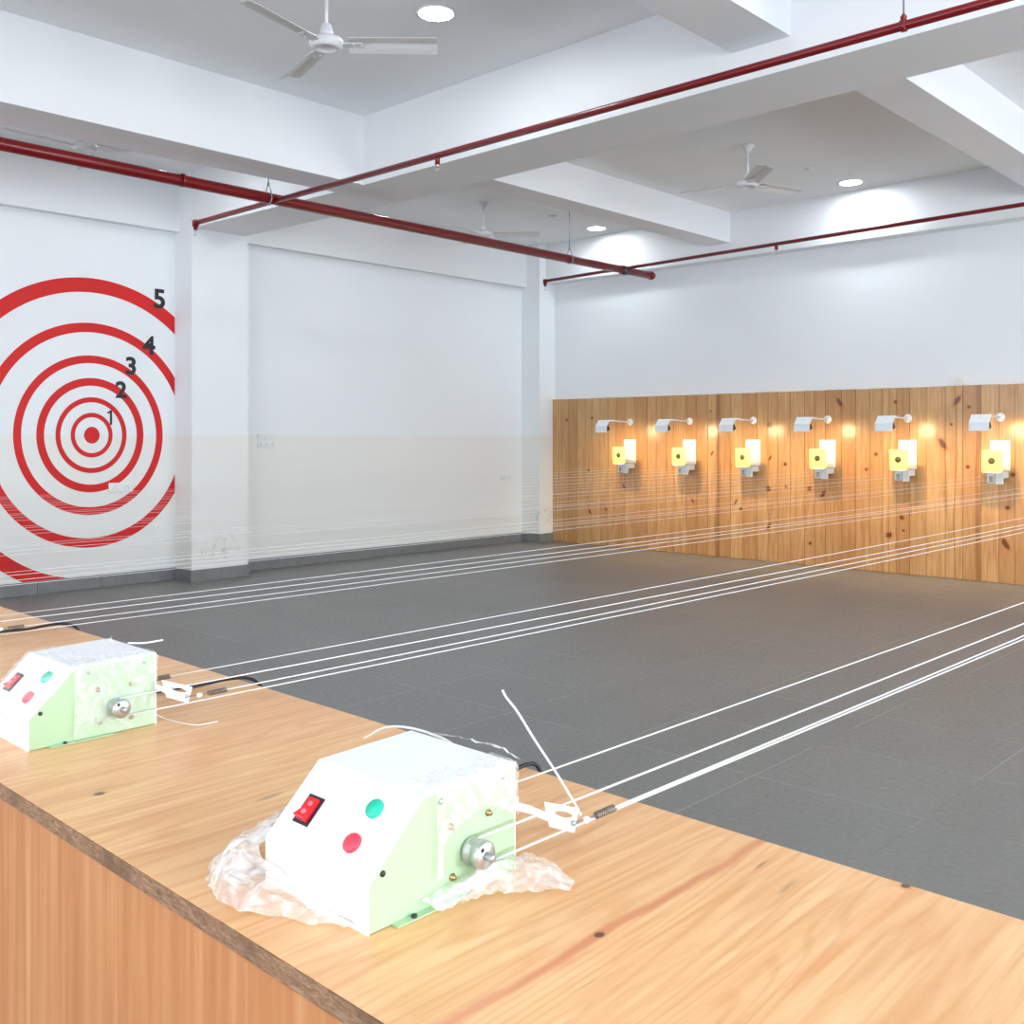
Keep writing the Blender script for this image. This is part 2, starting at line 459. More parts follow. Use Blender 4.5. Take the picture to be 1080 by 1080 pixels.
# skirting
def skirt(name, segs):
    bm = B()
    for s in segs: box(bm, *s, .0, .125, .002, 1)
    return struct(mesh_obj(name, bm, M['skirt']))
sk = []
y = YB + .35
def run(y0, y1, x0, x1, out):
    yy = y0
    while yy < y1 - .01:
        e = min(yy + .62, y1); out.append((x0, x1, yy + .001, e - .001)); yy = e
run(YB+.35, .10, XL, XL+.015, sk); run(.76, 5.277, XL, XL+.015, sk); run(5.94, 10.67, XL, XL+.015, sk)
skirt('baseboard_left', sk)
sk = []
for y0, y1 in ((5.277, 5.94), (10.67, 10.95), (.10, .76)):
    sk.append((XL+.015, XP+.015, y0-.015, y0))
    m = (y0+y1)/2
    sk.append((XP, XP+.015, y0, m-.001)); sk.append((XP, XP+.015, m+.001, y1))
    if y1 < 10.9: sk.append((XL+.015, XP+.015, y1, y1+.015))
skirt('baseboard_pillars', sk)

# ------------------------------------------------------------------ wood panelling of the far wall
bm = B(); x = XP + .003; lay = bm.faces.layers.float.new('rnd')
while x < XR - .02:
    w = random.choice((.13, .15, .165, .18, .20)); x1 = min(x + w, XR - .005)
    fs = box(bm, x + .0026, x1 - .0026, YD, YF - .001, .004, 2.045 + random.uniform(-.002, .002))
    r = random.random()
    for f in fs: f[lay] = r
    x = x1
pan = mesh_obj('wood_wall_panelling', bm, M['pine_wall'])
tag(pan, 'knotty pine board panelling covering the lower part of the far wall', 'wall panelling')

# ------------------------------------------------------------------ painted target mural
mural = empty('wall_mural', (XL, 4.39, 1.522))
tag(mural, 'red and white ring target painted on the left wall, numbered one to five', 'wall mural')
bm = B()
SY = .945
def ring(r0, r1, n=160):
    th = .0015
    for k in range(n):
        a, b = 2*PI*k/n, 2*PI*(k+1)/n
        if r0 == 0:
            q = [(0, 0), (r1*math.cos(a), r1*math.sin(a)), (r1*math.cos(b), r1*math.sin(b))]
        else:
            q = [(r0*math.cos(a), r0*math.sin(a)), (r1*math.cos(a), r1*math.sin(a)), (r1*math.cos(b), r1*math.sin(b)), (r0*math.cos(b), r0*math.sin(b))]
        bm.faces.new([bm.verts.new((th, u * SY, v)) for u, v in q])
for r0, r1 in ((0, .083), (.178, .222), (.327, .377), (.491, .568), (.715, .792), (1.022, 1.115), (1.418, 1.56)): ring(r0, r1)
bmesh.ops.remove_doubles(bm, verts=bm.verts, dist=1e-5)
def cut(co, no):
    bmesh.ops.bisect_plane(bm, geom=bm.verts[:] + bm.edges[:] + bm.faces[:], plane_co=co, plane_no=no, clear_outer=True)
cut((0, 5.274 - 4.39, 0), (0, 1, 0)); cut((0, 0, .127 - 1.522), (0, 0, -1)); cut((0, .77 - 4.39, 0), (0, -1, 0))
bmesh.ops.delete(bm, geom=[f for f in bm.faces if f.calc_center_median().length > 1.33 and f.calc_center_median().y > .25 and f.calc_center_median().z < 0], context='FACES')
rg = mesh_obj('painted_rings', bm, M['mural_red'], mural, recalc=False)
for f in rg.data.polygons: pass
def text_mesh(name, s, size, mat, parent, loc, rot, ext=.001, off=0.0, sx=1.0):
    cu = bpy.data.curves.new(name, 'FONT'); cu.body = s; cu.size = size; cu.extrude = ext; cu.offset = off
    cu.align_x = 'CENTER'; cu.align_y = 'CENTER'
    t = bpy.data.objects.new(name, cu); C.objects.link(t)
    bpy.context.view_layer.update()
    me = bpy.data.meshes.new_from_object(t.evaluated_get(bpy.context.evaluated_depsgraph_get()))
    bpy.data.objects.remove(t)
    me.materials.clear(); me.materials.append(mat)
    ys = [v.co.y for v in me.vertices]; xs = [v.co.x for v in me.vertices]
    cy, cx = (min(ys)+max(ys))/2, (min(xs)+max(xs))/2; k = size / (max(ys)-min(ys))
    for v in me.vertices: v.co.x = (v.co.x - cx) * k * sx; v.co.y = (v.co.y - cy) * k
    o = bpy.data.objects.new(name, me); link(o, parent); o.location = loc; o.rotation_euler = rot; return o
for s, yy, zz, h in (('5', 5.10, 2.948, .205), ('4', 4.985, 2.455, .195), ('3', 4.792, 2.232, .185), ('2', 4.690, 1.985, .172)):
    text_mesh('numeral', s, h, M['ink'], mural, (.0028, yy - 4.39, zz - 1.522), (PI/2, 0, PI/2), .0008, .0060, 1.05)

bm = B(); prism(bm, [(0, u, v) for u, v in ((-.006, -.074), (.016, -.074), (.016, .074), (.002, .074), (-.034, .052), (-.028, .036), (-.006, .046))], (.0016, 0, 0))
mesh_obj('numeral', bm, M['ink'], mural, loc=(.0020, 4.578 - 4.39, 1.70 - 1.522))
# ------------------------------------------------------------------ sockets
def socket_plate(name, loc, w, h, rz, label, cells, rows=1):
    r = empty(name, loc, rz)
    tag(r, label, 'wall socket')
    bm = B(); box(bm, -w/2, w/2, -.012, 0, -h/2, h/2, .003); mesh_obj('plate', bm, M['socket'], r)
    for rr in range(rows):
        for c in range(cells):
            cx = -w/2 + w*(c+.5)/cells; cz = -h/2 + h*(rr+.5)/rows; cw = w/cells*.36; ch = h/rows*.34
            bm = B()
            if rows == 1 or rr == 0:
                box(bm, cx-cw, cx+cw, -.015, -.0125, cz-ch, cz+ch, .001); f = mesh_obj('outlet', bm, M['socket'], r)
                bm = B()
                for dx, dz in ((-.4, -.25), (.4, -.25), (0, .4)): box(bm, cx+dx*cw-.004, cx+dx*cw+.004, -.0158, -.0149, cz+dz*ch-.006, cz+dz*ch+.006)
                mesh_obj('pin_hole', bm, M['socket_dark'], f)
            else:
                box(bm, cx-cw, cx+cw, -.018, -.0125, cz-ch, cz+ch, .002); mesh_obj('switch', bm, M['socket'], r)
    return r
socket_plate('socket_plate', (XL, 6.392, 1.462), .235, .16, PI/2, 'white square switch and socket plate on the bare left wall right of the near pillar', 3, 2)
socket_plate('socket_plate', (XL, 10.351, .937), .20, .085, PI/2, 'small double socket low on the left wall beside the far pillar', 2)
socket_plate('socket_plate', (XL+.002, 4.682, .993), .25, .095, PI/2, 'white double socket over the lower right of the painted red rings', 2)
socket_plate('socket_plate', (-3.883, YF, 2.107), .13, .085, 0, 'small socket on the far wall just above the top edge of the boards', 1)

# ------------------------------------------------------------------ sprinkler pipes
mp = empty('ceiling_pipe', (-7.24, 4.76, 3.5)); tag(mp, 'thick red main sprinkler pipe hanging under the ceiling along the left beam', 'pipe')
Z = 3.5
def L(p): return Vector(p) - Vector((-7.24, 4.76, 3.5))
pm0, pm1 = (-7.19, YB + .02, Z), (-7.292, 10.23, Z)
def mx(y): return -7.223 - (y - 2.57) * .0099
bm = B(); tube(bm, [L(pm0), L(pm1)], .046, 24); mesh_obj('pipe', bm, M['red_pipe'], mp)
bm = B(); lathe(bm, [(0, .03), (.03, .028), (.046, .018), (.05, 0), (.05, -.05), (.0465, -.052)], L(pm1), (0, 1, 0), 24); mesh_obj('end_cap', bm, M['red_pipe'], mp)
for yy in (3.92,):
    bm = B(); lathe(bm, [(.046, -.012), (.052, -.010), (.052, .010), (.046, .012)], L((mx(yy), yy, Z)), (0, 1, 0), 24); mesh_obj('weld_collar', bm, M['red_pipe'], mp)
for yy, m in ((9.66, 'dark_steel'),):
    bm = B(); lathe(bm, [(.0465, -.05), (.054, -.048), (.054, .048), (.0465, .05)], L((mx(yy), yy, Z)), (0, 1, 0), 24)
    t_ = mesh_obj('tee_clamp', bm, M[m], mp)
for yy, zt in ((8.641, ZC), (4.70, 3.67), (.95, ZC), (-2.6, 3.80)):
    x = mx(yy)
    bm = B(); tube(bm, [L((x, yy, Z+.105)), L((x, yy, zt))], .005, 8); h = mesh_obj('hanger_rod', bm, M['steel_fit'], mp)
    bm = B()
    ring_pts = [(x + .052*math.cos(a), yy, Z + .052*math.sin(a)) for a in [math.radians(v) for v in range(-200, 21, 20)]]
    pts = [(x-.008, yy, Z+.12)] + ring_pts + [(x+.008, yy, Z+.12)]
    tube(bm, [L(p) for p in pts], .005, 6); lathe(bm, [(0, 0), (.011, 0), (.011, .018), (0, .018)], L((x, yy, Z+.108)), (0, 0, 1), 12)
    mesh_obj('hanger_clip', bm, M['steel_fit'], mp)
def sprinkler(par, p, org, drop=.05):
    p = Vector(p) - Vector(org)
    bm = B(); lathe(bm, [(.018, 0), (.018, -drop), (.014, -drop)], p, (0, 0, 1), 12); d_ = mesh_obj('sprinkler_drop', bm, par['m'], par['o'])
    bm = B(); q = p + Vector((0, 0, -drop))
    lathe(bm, [(.011, 0), (.013, -.012), (.007, -.016)], q, (0, 0, 1), 12)
    for s in (-1, 1): tube(bm, [q + Vector((.010*s, 0, -.012)), q + Vector((.013*s, 0, -.03)), q + Vector((.003*s, 0, -.046))], .0022, 6)
    lathe(bm, [(0, -.044), (.017, -.046), (.017, -.049), (0, -.049)], q, (0, 0, 1), 12)
    mesh_obj('sprinkler_head', bm, M['zinc'], d_)
def branch(y, x0, z0, x1, z1, r, heads, label, hangers=()):
    org = (x0, y, z0)
    e = empty('ceiling_pipe', org); tag(e, label, 'pipe', 'thin red branch pipes')
    f = lambda x: z0 + (z1 - z0) * (x - x0) / (x1 - x0)
    bm = B(); tube(bm, [(0, 0, 0), (x1 - x0, 0, z1 - z0)], r, 16); mesh_obj('pipe', bm, M['red_pipe'], e)
    bm = B(); lathe(bm, [(0, r*1.25), (r*1.1, r*1.2), (r*1.3, r*.6), (r*1.3, -.035), (r, -.036)], (0, 0, 0), (0, 0, 1), 16)
    lathe(bm, [(r*1.28, -.002), (r*1.28, .03), (r, .032)], (0, 0, 0), (1, 0, 0), 16); mesh_obj('elbow', bm, M['red_pipe'], e)
    par = {'o': e, 'm': M['red_pipe']}
    for x in heads:
        sprinkler(par, (x, y, f(x) - (r*.8 if x > x0+.01 else .02)), org, .045)
    for x in hangers:
        p = Vector((x - x0, 0, f(x) - z0))
        bm = B(); lathe(bm, [(r+.001, -.014), (r+.007, -.012), (r+.007, .012), (r+.001, .014)], p, (1, 0, 0), 16)
        lathe(bm, [(.014, r), (.016, r+.02), (.006, r+.035), (0, r+.036)], p, (0, 0, 1), 12); h = mesh_obj('hanger_clip', bm, M['red_pipe'], e)
        bm = B(); tube(bm, [p + Vector((0, 0, r+.03)), p + Vector((0, 0, ZC - f(x)))], .0045, 6); mesh_obj('hanger_rod', bm, M['steel_fit'], h)
    return e
branch(4.76, -8.545, 3.49, 3.8, 3.435, .0225, (-8.545, -5.22, -1.0, 2.6), 'thin red branch pipe along the near face of the cross beam', (-1.934, .9))
branch(9.75, -8.63, 3.523, 3.8, 3.69, .0200, (-8.63, -5.33, -2.1, 1.3), 'thin red branch pipe close to the far wall', ())

# ------------------------------------------------------------------ ceiling fans
def make_fan():
    r = empty('ceiling_fan')
    bm = B(); lathe(bm, [(0, 0), (.062, 0), (.060, -.012), (.035, -.055), (.024, -.075), (.012, -.078)], (0,0,0), (0,0,1), 24); mesh_obj('canopy', bm, M['fan'], r)
    bm = B(); tube(bm, [(0,0,-.07), (0,0,-.32)], .011, 12); mesh_obj('down_rod', bm, M['fan'], r)
    bm = B(); lathe(bm, [(.012, -.262), (.030, -.268), (.042, -.315), (.044, -.325), (.016, -.328)], (0,0,0), (0,0,1), 24); mesh_obj('lower_canopy', bm, M['fan'], r)
    bm = B(); lathe(bm, [(0, -.33), (.05, -.333), (.095, -.348), (.105, -.362), (.105, -.375), (.088, -.392), (.082, -.398), (.062, -.400), (.058, -.394), (0, -.396)], (0,0,0), (0,0,1), 40); mesh_obj('motor', bm, M['fan'], r)
    for k in range(3):
        a = 2*PI*k/3
        # blade along +x then rotated
        bm = B(); nx, ny = 12, 8; grid = []
        for i in range(nx+1):
            t = i/nx; x = .13 + (.66-.13)*t; w = .066 + .010*t
            row = []
            for j in range(ny+1):
                s = -1 + 2*j/ny
                z = -.372 - s*.019 + .010*math.exp(-(s/.30)**2) - .006*s*s
                yy = s*w
                row.append((x, yy, z))
            grid.append(row)
        R = Matrix.Rotation(a, 4, 'Z'); 
        top = [[bm.verts.new(R @ Vector(p)) for p in row] for row in grid]
        bot = [[bm.verts.new(R @ (Vector(p) - Vector((0,0,.0025)))) for p in row] for row in grid]
        for i in range(nx):
            for j in range(ny):
                bm.faces.new((top[i][j], top[i+1][j], top[i+1][j+1], top[i][j+1])); bm.faces.new((bot[i][j], bot[i][j+1], bot[i+1][j+1], bot[i+1][j]))
        for i in range(nx):
            for j in (0, ny): bm.faces.new((top[i][j], top[i+1][j], bot[i+1][j], bot[i][j]))
        for j in range(ny):
            for i in (0, nx): bm.faces.new((top[i][j], top[i][j+1], bot[i][j+1], bot[i][j]))
        b_ = mesh_obj('blade', bm, M['fan_blade'], r, smooth=True); auto_smooth(b_, 50)
        bm = B()
        prism(bm, [R @ Vector(p) for p in ((.085, -.022, -.378), (.16, -.040, -.378), (.215, -.040, -.378), (.225, 0, -.378), (.215, .040, -.378), (.16, .040, -.378), (.085, .022, -.378))], (0, 0, -.004))
        for px, py in ((.165, -.022), (.165, .022), (.21, 0)):
            lathe(bm, [(.006, 0), (.006, -.006), (0, -.007)], R @ Vector((px, py, -.38)), (0,0,1), 8)
        mesh_obj('blade_bracket', bm, M['fan'], b_)
    return r
fan = make_fan()
fans = [(-4.93, 3.60, 45, 'white three-blade ceiling fan nearest the camera, beside the bright round downlight'),
        (-4.90, 8.42, 73, 'white ceiling fan in the far bay above the middle of the board wall'),
        (-8.25, 3.60, 35, 'white ceiling fan half hidden behind the left beam above the ring mural'),
        (-8.37, 8.36, 40, 'small far ceiling fan peeping over the thick red pipe')]
for i, (x, y, a, lb) in enumerate(fans):
    f = fan if i == 0 else copy_tree(fan)
    f.location = (x, y, ZC); f.scale = (1, 1, 1.1 if i == 0 else 1); f.rotation_euler = (0, 0, math.radians(a)); tag(f, lb, 'ceiling fan', 'white ceiling fans')

# ------------------------------------------------------------------ downlights
def make_down():
    r = empty('ceiling_downlight')
    bm = B(); lathe(bm, [(.112, 0), (.126, 0), (.128, -.006), (.116, -.009), (.112, -.006)], (0,0,0), (0,0,1), 40); mesh_obj('trim_ring', bm, M['white_metal'], r)
    bm = B(); lathe(bm, [(0, -.0065), (.112, -.0065), (.112, -.0035), (0, -.0035)], (0,0,0), (0,0,1), 40); mesh_obj('diffuser', bm, M['diffuser'], r)
    return r
dl = make_down()
dls = [(-4.85, 4.41, 'big round lit downlight beside the nearest fan'), (-4.81, 10.42, 'round lit downlight in the far bay above the board wall'),
       (-8.30, 10.40, 'round lit downlight seen just above the end of the thick red pipe'),
       (-8.30, 4.41, 'round lit downlight behind the left beam near the ring mural'), (-8.3, 6.95, 'round lit downlight behind the cross beam at the left'),
       (-4.85, 6.95, 'round lit downlight hidden behind the cross beam in the middle bay'), (-1.0, 4.41, 'round lit downlight over the right of the near bay'),
       (-1.0, 6.95, 'round lit downlight behind the cross beam at the right'), (-1.0, 10.42, 'round lit downlight in the right far bay by the wall'),
       (-4.85, 1.6, 'round lit downlight over the lane just past the counter'), (-8.3, 1.6, 'round lit downlight far left past the counter'), 
       (3.2, 4.41, 'round lit downlight at the right end of the near bay'), (3.2, 10.42, 'round lit downlight at the right end of the far bay'),
       (-4.85, -2.0, 'round lit downlight behind the shooters in the middle'), (-.9, -2.0, 'round lit downlight behind the shooters at the right')]
for i, (x, y, lb) in enumerate(dls):
    d = dl if i == 0 else copy_tree(dl)
    d.location = (x, y, ZC); tag(d, lb, 'downlight', 'round ceiling downlights')
for i, (x, y, lb) in enumerate(((-4.87, 9.61, 'small white ceiling rose between the far fan and its downlight'), (-8.24, 9.455, 'small white ceiling rose near the end of the left beam'), (-8.35, 7.45, 'small white ceiling rose above the far left fan'))):
    bm = B(); lathe(bm, [(0, -.02), (.03, -.02), (.045, -.012), (.06, 0), (0, 0)], (0,0,0), (0,0,1), 24)
    tag(mesh_obj('ceiling_rose', bm, M['fan'], loc=(x, y, ZC)), lb, 'ceiling rose', 'ceiling roses')

# ------------------------------------------------------------------ counter
ZT = .948
ct = empty('shooting_counter', (-2.5, .92, 0)); tag(ct, 'long pine counter with a boarded front in the foreground', 'counter')
oc = Vector((-2.5, .92, 0))
bm = B(); lay = bm.faces.layers.float.new('rnd')
x = -9.4; edges = []
bx = [-9.4]
while bx[-1] < XR - 1.6: bx.append(bx[-1] + random.choice((.19, .22, .25)))
# put a board joint where the photo shows it
i0 = min(range(len(bx)), key=lambda i: abs(bx[i] + .534)); bx[i0] = -.534
for a, b in zip(bx, bx[1:]):
    fs = box(bm, a, b, .606, 1.236, ZT - .001, ZT)
    r = random.random()
    for f in fs: f[lay] = r
wt = mesh_obj('worktop', bm, M['pine_top'], ct)
for v in wt.data.vertices: v.co -= oc
# keep material coordinates in world metres: shift object space
wt.location = oc * 1
for v in wt.data.vertices: v.co += oc
wt.location = -oc
bm = B(); box(bm, -9.4, bx[-1], .604, 1.236, ZT - .024, ZT - .001)
o = mesh_obj('plywood_core', bm, M['ply'], ct); o.location = -oc
bm = B(); box(bm, -9.4, bx[-1], .609, .627, .0, ZT - .024)
o = mesh_obj('front_panel', bm, M['pine_front'], ct); o.location = -oc
bm = B(); box(bm, -9.4, bx[-1], 1.205, 1.223, .0, ZT - .024)
o = mesh_obj('back_panel', bm, M['pine_front'], ct); o.location = -oc
for xe in (-9.4, bx[-1] - .018):
    bm = B(); box(bm, xe, xe+.018, .627, 1.205, 0, ZT-.024)
    o = mesh_obj('end_panel', bm, M['pine_front'], ct); o.location = -oc

# ------------------------------------------------------------------ winding machines
MX, MY = -.879, .698
W, D_ = .203, .238
HF, YS, HT = .055, .081, .133
def crumple(bm, amp, sc, seed, fine=.35):
    for v in bm.verts:
        p = v.co * sc + Vector((seed, seed*2, -seed))
        n1 = noise.noise_vector(p); n2 = noise.noise_vector(p * 3.1)
        r = 1 - abs(noise.noise(p * 1.7)) * 2
        v.co += n1 * amp + n2 * amp * fine + Vector((0, 0, 1)) * amp * r * .4
def grid_sheet(rows, nu, nv, clamp_z=None):
    """rows: list of polylines (same length) -> refined bilinear grid"""
    bm = B(); K = len(rows); out = []
    R = [catmull(r, 8) for r in rows]
    cols = len(R[0])
    def samp(line, t):
        f = t * (len(line)-1); i = min(int(f), len(line)-2); return line[i].lerp(line[i+1], f-i)
    for i in range(nu+1):
        g = i/nu*(K-1); a = min(int(g), K-2); t = g-a
        out.append([bm.verts.new(samp(R[a], j/nv).lerp(samp(R[a+1], j/nv), t)) for j in range(nv+1)])
    for i in range(nu):
        for j in range(nv):
            f = bm.faces.new((out[i][j], out[i+1][j], out[i+1][j+1], out[i][j+1])); f.smooth = True
    return bm

def make_machine(first):
    r = empty('target_winder')
    # outer white sheet metal shell: front, slope, top, back (open at the sides)
    prof = [(0, 0), (0, HF), (YS, HT), (D_, HT+.004), (D_, 0)]
    t = .0016
    inner = [(t, 0), (t, HF-.0006), (YS+.0006, HT-t), (D_-t, HT+.004-t), (D_-t, 0)]
    poly = [(-W, y, z) for y, z in prof] + [(-W, y, z) for y, z in reversed(inner)]
    bm = B()
    a = [bm.verts.new(p) for p in poly]; b = [bm.verts.new((0, p[1], p[2])) for p in poly]
    n = len(a)
    for i in range(n): bm.faces.new((a[i], b[i], b[(i+1) % n], a[(i+1) % n]))
    for i in range(4):
        j = n-1-i
        bm.faces.new((a[i], a[i+1], a[j-1], a[j])); bm.faces.new((b[i], b[j], b[j-1], b[i+1]))
    mesh_obj('shell', bm, M['white_metal'], r)
    for sx, nm in ((-.0025, 'side_panel'), (-W+.001, 'side_panel')):
        bm = B(); q = [(t, .001), (t, HF-.001), (YS, HT-t-.0005), (D_-t, HT+.004-t-.0005), (D_-t, .001)]
        prism(bm, [(sx, y, z) for y, z in q], (.0015, 0, 0))
        p_ = mesh_obj(nm, bm, M['green_panel'], r)
    bm = B(); box(bm, -W-.011, -W+.001, .034, .150, .0005, .0022); mesh_obj('base_flange', bm, M['green_panel'], r)
    bm = B(); box(bm, -.001, .011, .034, .150, .0005, .0022)
    fl = mesh_obj('base_flange', bm, M['green_panel'], r)
    bm = B()
    for yy in (.062,): lathe(bm, [(.0035, 0), (.0035, .003), (0, .0036)], (.006, yy, .0022), (0,0,1), 12)
    mesh_obj('flange_bolt', bm, M['black'], fl)
    for yy, zz, m, s in ((.0212, .0667-.004, 'black', .0036), (.1089, .1205, 'steel_fit', .0036), (.2150, .1240, 'steel_fit', .0036)):
        bm = B(); lathe(bm, [(s, 0), (s, .0015), (s*.6, .0028), (0, .003)], (-.001, yy, zz), (1,0,0), 14); mesh_obj('screw', bm, M[m], r)
    for yy, zz in ((.1887, .0861), (.1887, .0235), (.1243, .0865), (.1274, .0255)):
        bm = B(); lathe(bm, [(.0045, 0), (.0045, .0025), (.0030, .003), (.0030, .006), (0, .0062)], (-.001, yy, zz), (1,0,0), 6); mesh_obj('bolt', bm, M['brass'], r)
    # pulley on the motor shaft
    py, pz = .158, .049
    bm = B(); lathe(bm, [(.008, 0), (.0165, .0), (.0172, .004), (.0172, .007), (.0138, .011), (.0138, .014), (.0172, .018), (.0172, .026), (.015, .0285), (.0, .0285)], (-.001, py, pz), (1,0,0), 36)
    pu = mesh_obj('pulley', bm, M['zinc'], r)
    bm = B(); lathe(bm, [(.0050, .0), (.0050, .012), (.0035, .0135), (0, .0135)], (.0265, py, pz), (1,0,0), 16); mesh_obj('shaft_end', bm, M['steel_fit'], pu)
    bm = B(); lathe(bm, [(.0032, 0), (.0032, .001), (0, .001)], (.0268, py-.007, pz+.009), (1,0,0), 12); mesh_obj('set_screw', bm, M['black'], pu)
    # slope frame: u along x, v up the slope
    sl = Vector((0, YS, HT-HF)).normalized(); nn = Vector((0, -(HT-HF), YS)).normalized(); o0 = Vector((0, 0, HF))
    def S(x, v, h=0): return Vector((x, 0, 0)) + o0 + sl*v + nn*h
    rot = Matrix(((1, 0, 0), (0, sl.y, nn.y), (0, sl.z, nn.z)))
    for x, v, m, nm in ((-.056, .079, 'teal', 'push_button'), (-.057, .034, 'red_btn', 'push_button')):
        bm = B(); lathe(bm, [(.0135, 0), (.0135, .0015), (.0120, .002)], S(x, v), nn, 28); bz = mesh_obj('button_collar', bm, M['white_metal'], r)
        bm = B(); lathe(bm, [(.0118, .001), (.0118, .006), (.0108, .0075), (0, .0078)], S(x, v), nn, 28); q = mesh_obj(nm, bm, M[m], bz); 
        q['label'] = ('teal' if m == 'teal' else 'red') + ' round push button'
    def sbx(bm, x0, x1, v0, v1, h0, h1):
        vs = [bm.verts.new(S(x, v, h)) for x, v, h in ((x0,v0,h0),(x1,v0,h0),(x1,v1,h0),(x0,v1,h0),(x0,v0,h1),(x1,v0,h1),(x1,v1,h1),(x0,v1,h1))]
        for q in ((3,2,1,0),(4,5,6,7),(0,1,5,4),(1,2,6,5),(2,3,7,6),(3,0,4,7)): bm.faces.new([vs[i] for i in q])
    bm = B(); sbx(bm, -.176, -.146, .030, .068, 0, .002); sw = mesh_obj('switch_bezel', bm, M['black_plastic'], r)
    bm = B()
    pr = [(.034, .002), (.036, .0105), (.047, .0045), (.064, .0035), (.064, .002)]
    prism(bm, [S(-.172, v, h) for v, h in pr], Vector((.022, 0, 0)))
    rk = mesh_obj('rocker', bm, M['rocker'], sw)
    bm = B(); lathe(bm, [(.0035, 0), (.003, .0025), (0, .0032)], S(-.161, .056, .0036), nn, 14); lathe(bm, [(.0035, 0), (.003, .0025), (0, .0032)], S(-.161, .044, .006), nn, 14)
    mesh_obj('switch_lens', bm, M['rocker_lens'], rk)
    # bracket arm with slotted plate behind the box
    bm = B()
    arm = [(-.035, D_+.001, .074), (.004, .262, .066), (.036, .276, .056)]
    for p, q in zip(arm, arm[1:]):
        p, q = Vector(p), Vector(q); up = Vector((0, 0, .0105)); th = Vector((.0014, -.0014, 0))
        vs = [bm.verts.new(c) for c in (p, q, q+up, p+up, p+th, q+th, q+up+th, p+up+th)]
        for f in ((3,2,1,0),(4,5,6,7),(0,1,5,4),(1,2,6,5),(2,3,7,6),(3,0,4,7)): bm.faces.new([vs[i] for i in f])
    mesh_obj('bracket_arm', bm, M['white_metal'], r)
    # plate with slot: quad ring
    tl, tr, br_, bl = Vector((.036, .252, .092)), Vector((.042, .312, .069)), Vector((.042, .303, .040)), Vector((.036, .262, .058))
    def PB(u, v): return tl.lerp(tr, u).lerp(bl.lerp(br_, u), v)
    bm = B(); outer = []; inn = []
    N = 24
    for k_ in range(N):
        a_ = 2*PI*k_/N + PI/4
        cx, cy = math.cos(a_), math.sin(a_); s_ = 1/max(abs(cx), abs(cy))
        outer.append(PB(.5+.5*cx*s_, .5-.5*cy*s_)); inn.append(PB(.56+.30*cx*(1 if abs(cx) < .7 else 1), .36-.13*cy))
    nv = Vector((.0016, 0, 0))
    fo = [bm.verts.new(p) for p in outer]; fi = [bm.verts.new(p) for p in inn]; bo = [bm.verts.new(p+nv) for p in outer]; bi = [bm.verts.new(p+nv) for p in inn]
    for k_ in range(N):
        j = (k_+1) % N
        bm.faces.new((fo[k_], fo[j], fi[j], fi[k_])); bm.faces.new((bo[k_], bi[k_], bi[j], bo[j])); bm.faces.new((fo[k_], bo[k_], bo[j], fo[j])); bm.faces.new((fi[k_], fi[j], bi[j], bi[k_]))
    bp = mesh_obj('bracket_plate', bm, M['white_metal'], r)
    bm = B(); lathe(bm, [(.0036, 0), (.0036, .004), (.002, .005), (0, .005)], PB(.86, .62) + Vector((.0016, 0, 0)), (1,0,0), 12); mesh_obj('screw', bm, M['steel_fit'], bp)
    bm = B(); box(bm, -.150, -.148, D_+.0008, .298, .045, .072); box(bm, -.156, -.142, .296, .298, .045, .072); mesh_obj('rear_bracket', bm, M['white_metal'], r)
    # springs
    for sx, sz, y0, y1, xb in ((.045, .051, .345, .385, .043), (-.098, .062, .300, .340, -.149)):
        bm = B(); T = 11; pts = []
        for k_ in range(T*10+1):
            a_ = 2*PI*k_/10; pts.append((sx + .0042*math.cos(a_), y0 + (y1-y0)*k_/(T*10), sz + .0042*math.sin(a_)))
        tube(bm, pts, .0012, 5)
        tube(bm, [(xb, .296 if xb < 0 else .300, sz+.002), (sx, y0-.004, sz), (sx, y0, sz+.004)], .0014, 6)
        sp_ = mesh_obj('spring', bm, M['spring'], r)
        bm = B(); lathe(bm, [(0, -.003), (.0040, -.002), (.0048, .002), (.0040, .006), (.0015, .009)], (sx, y0-.022, sz), (0,1,0), 12)
        mesh_obj('cord_knot', bm, M['nylon'], sp_)
    return r

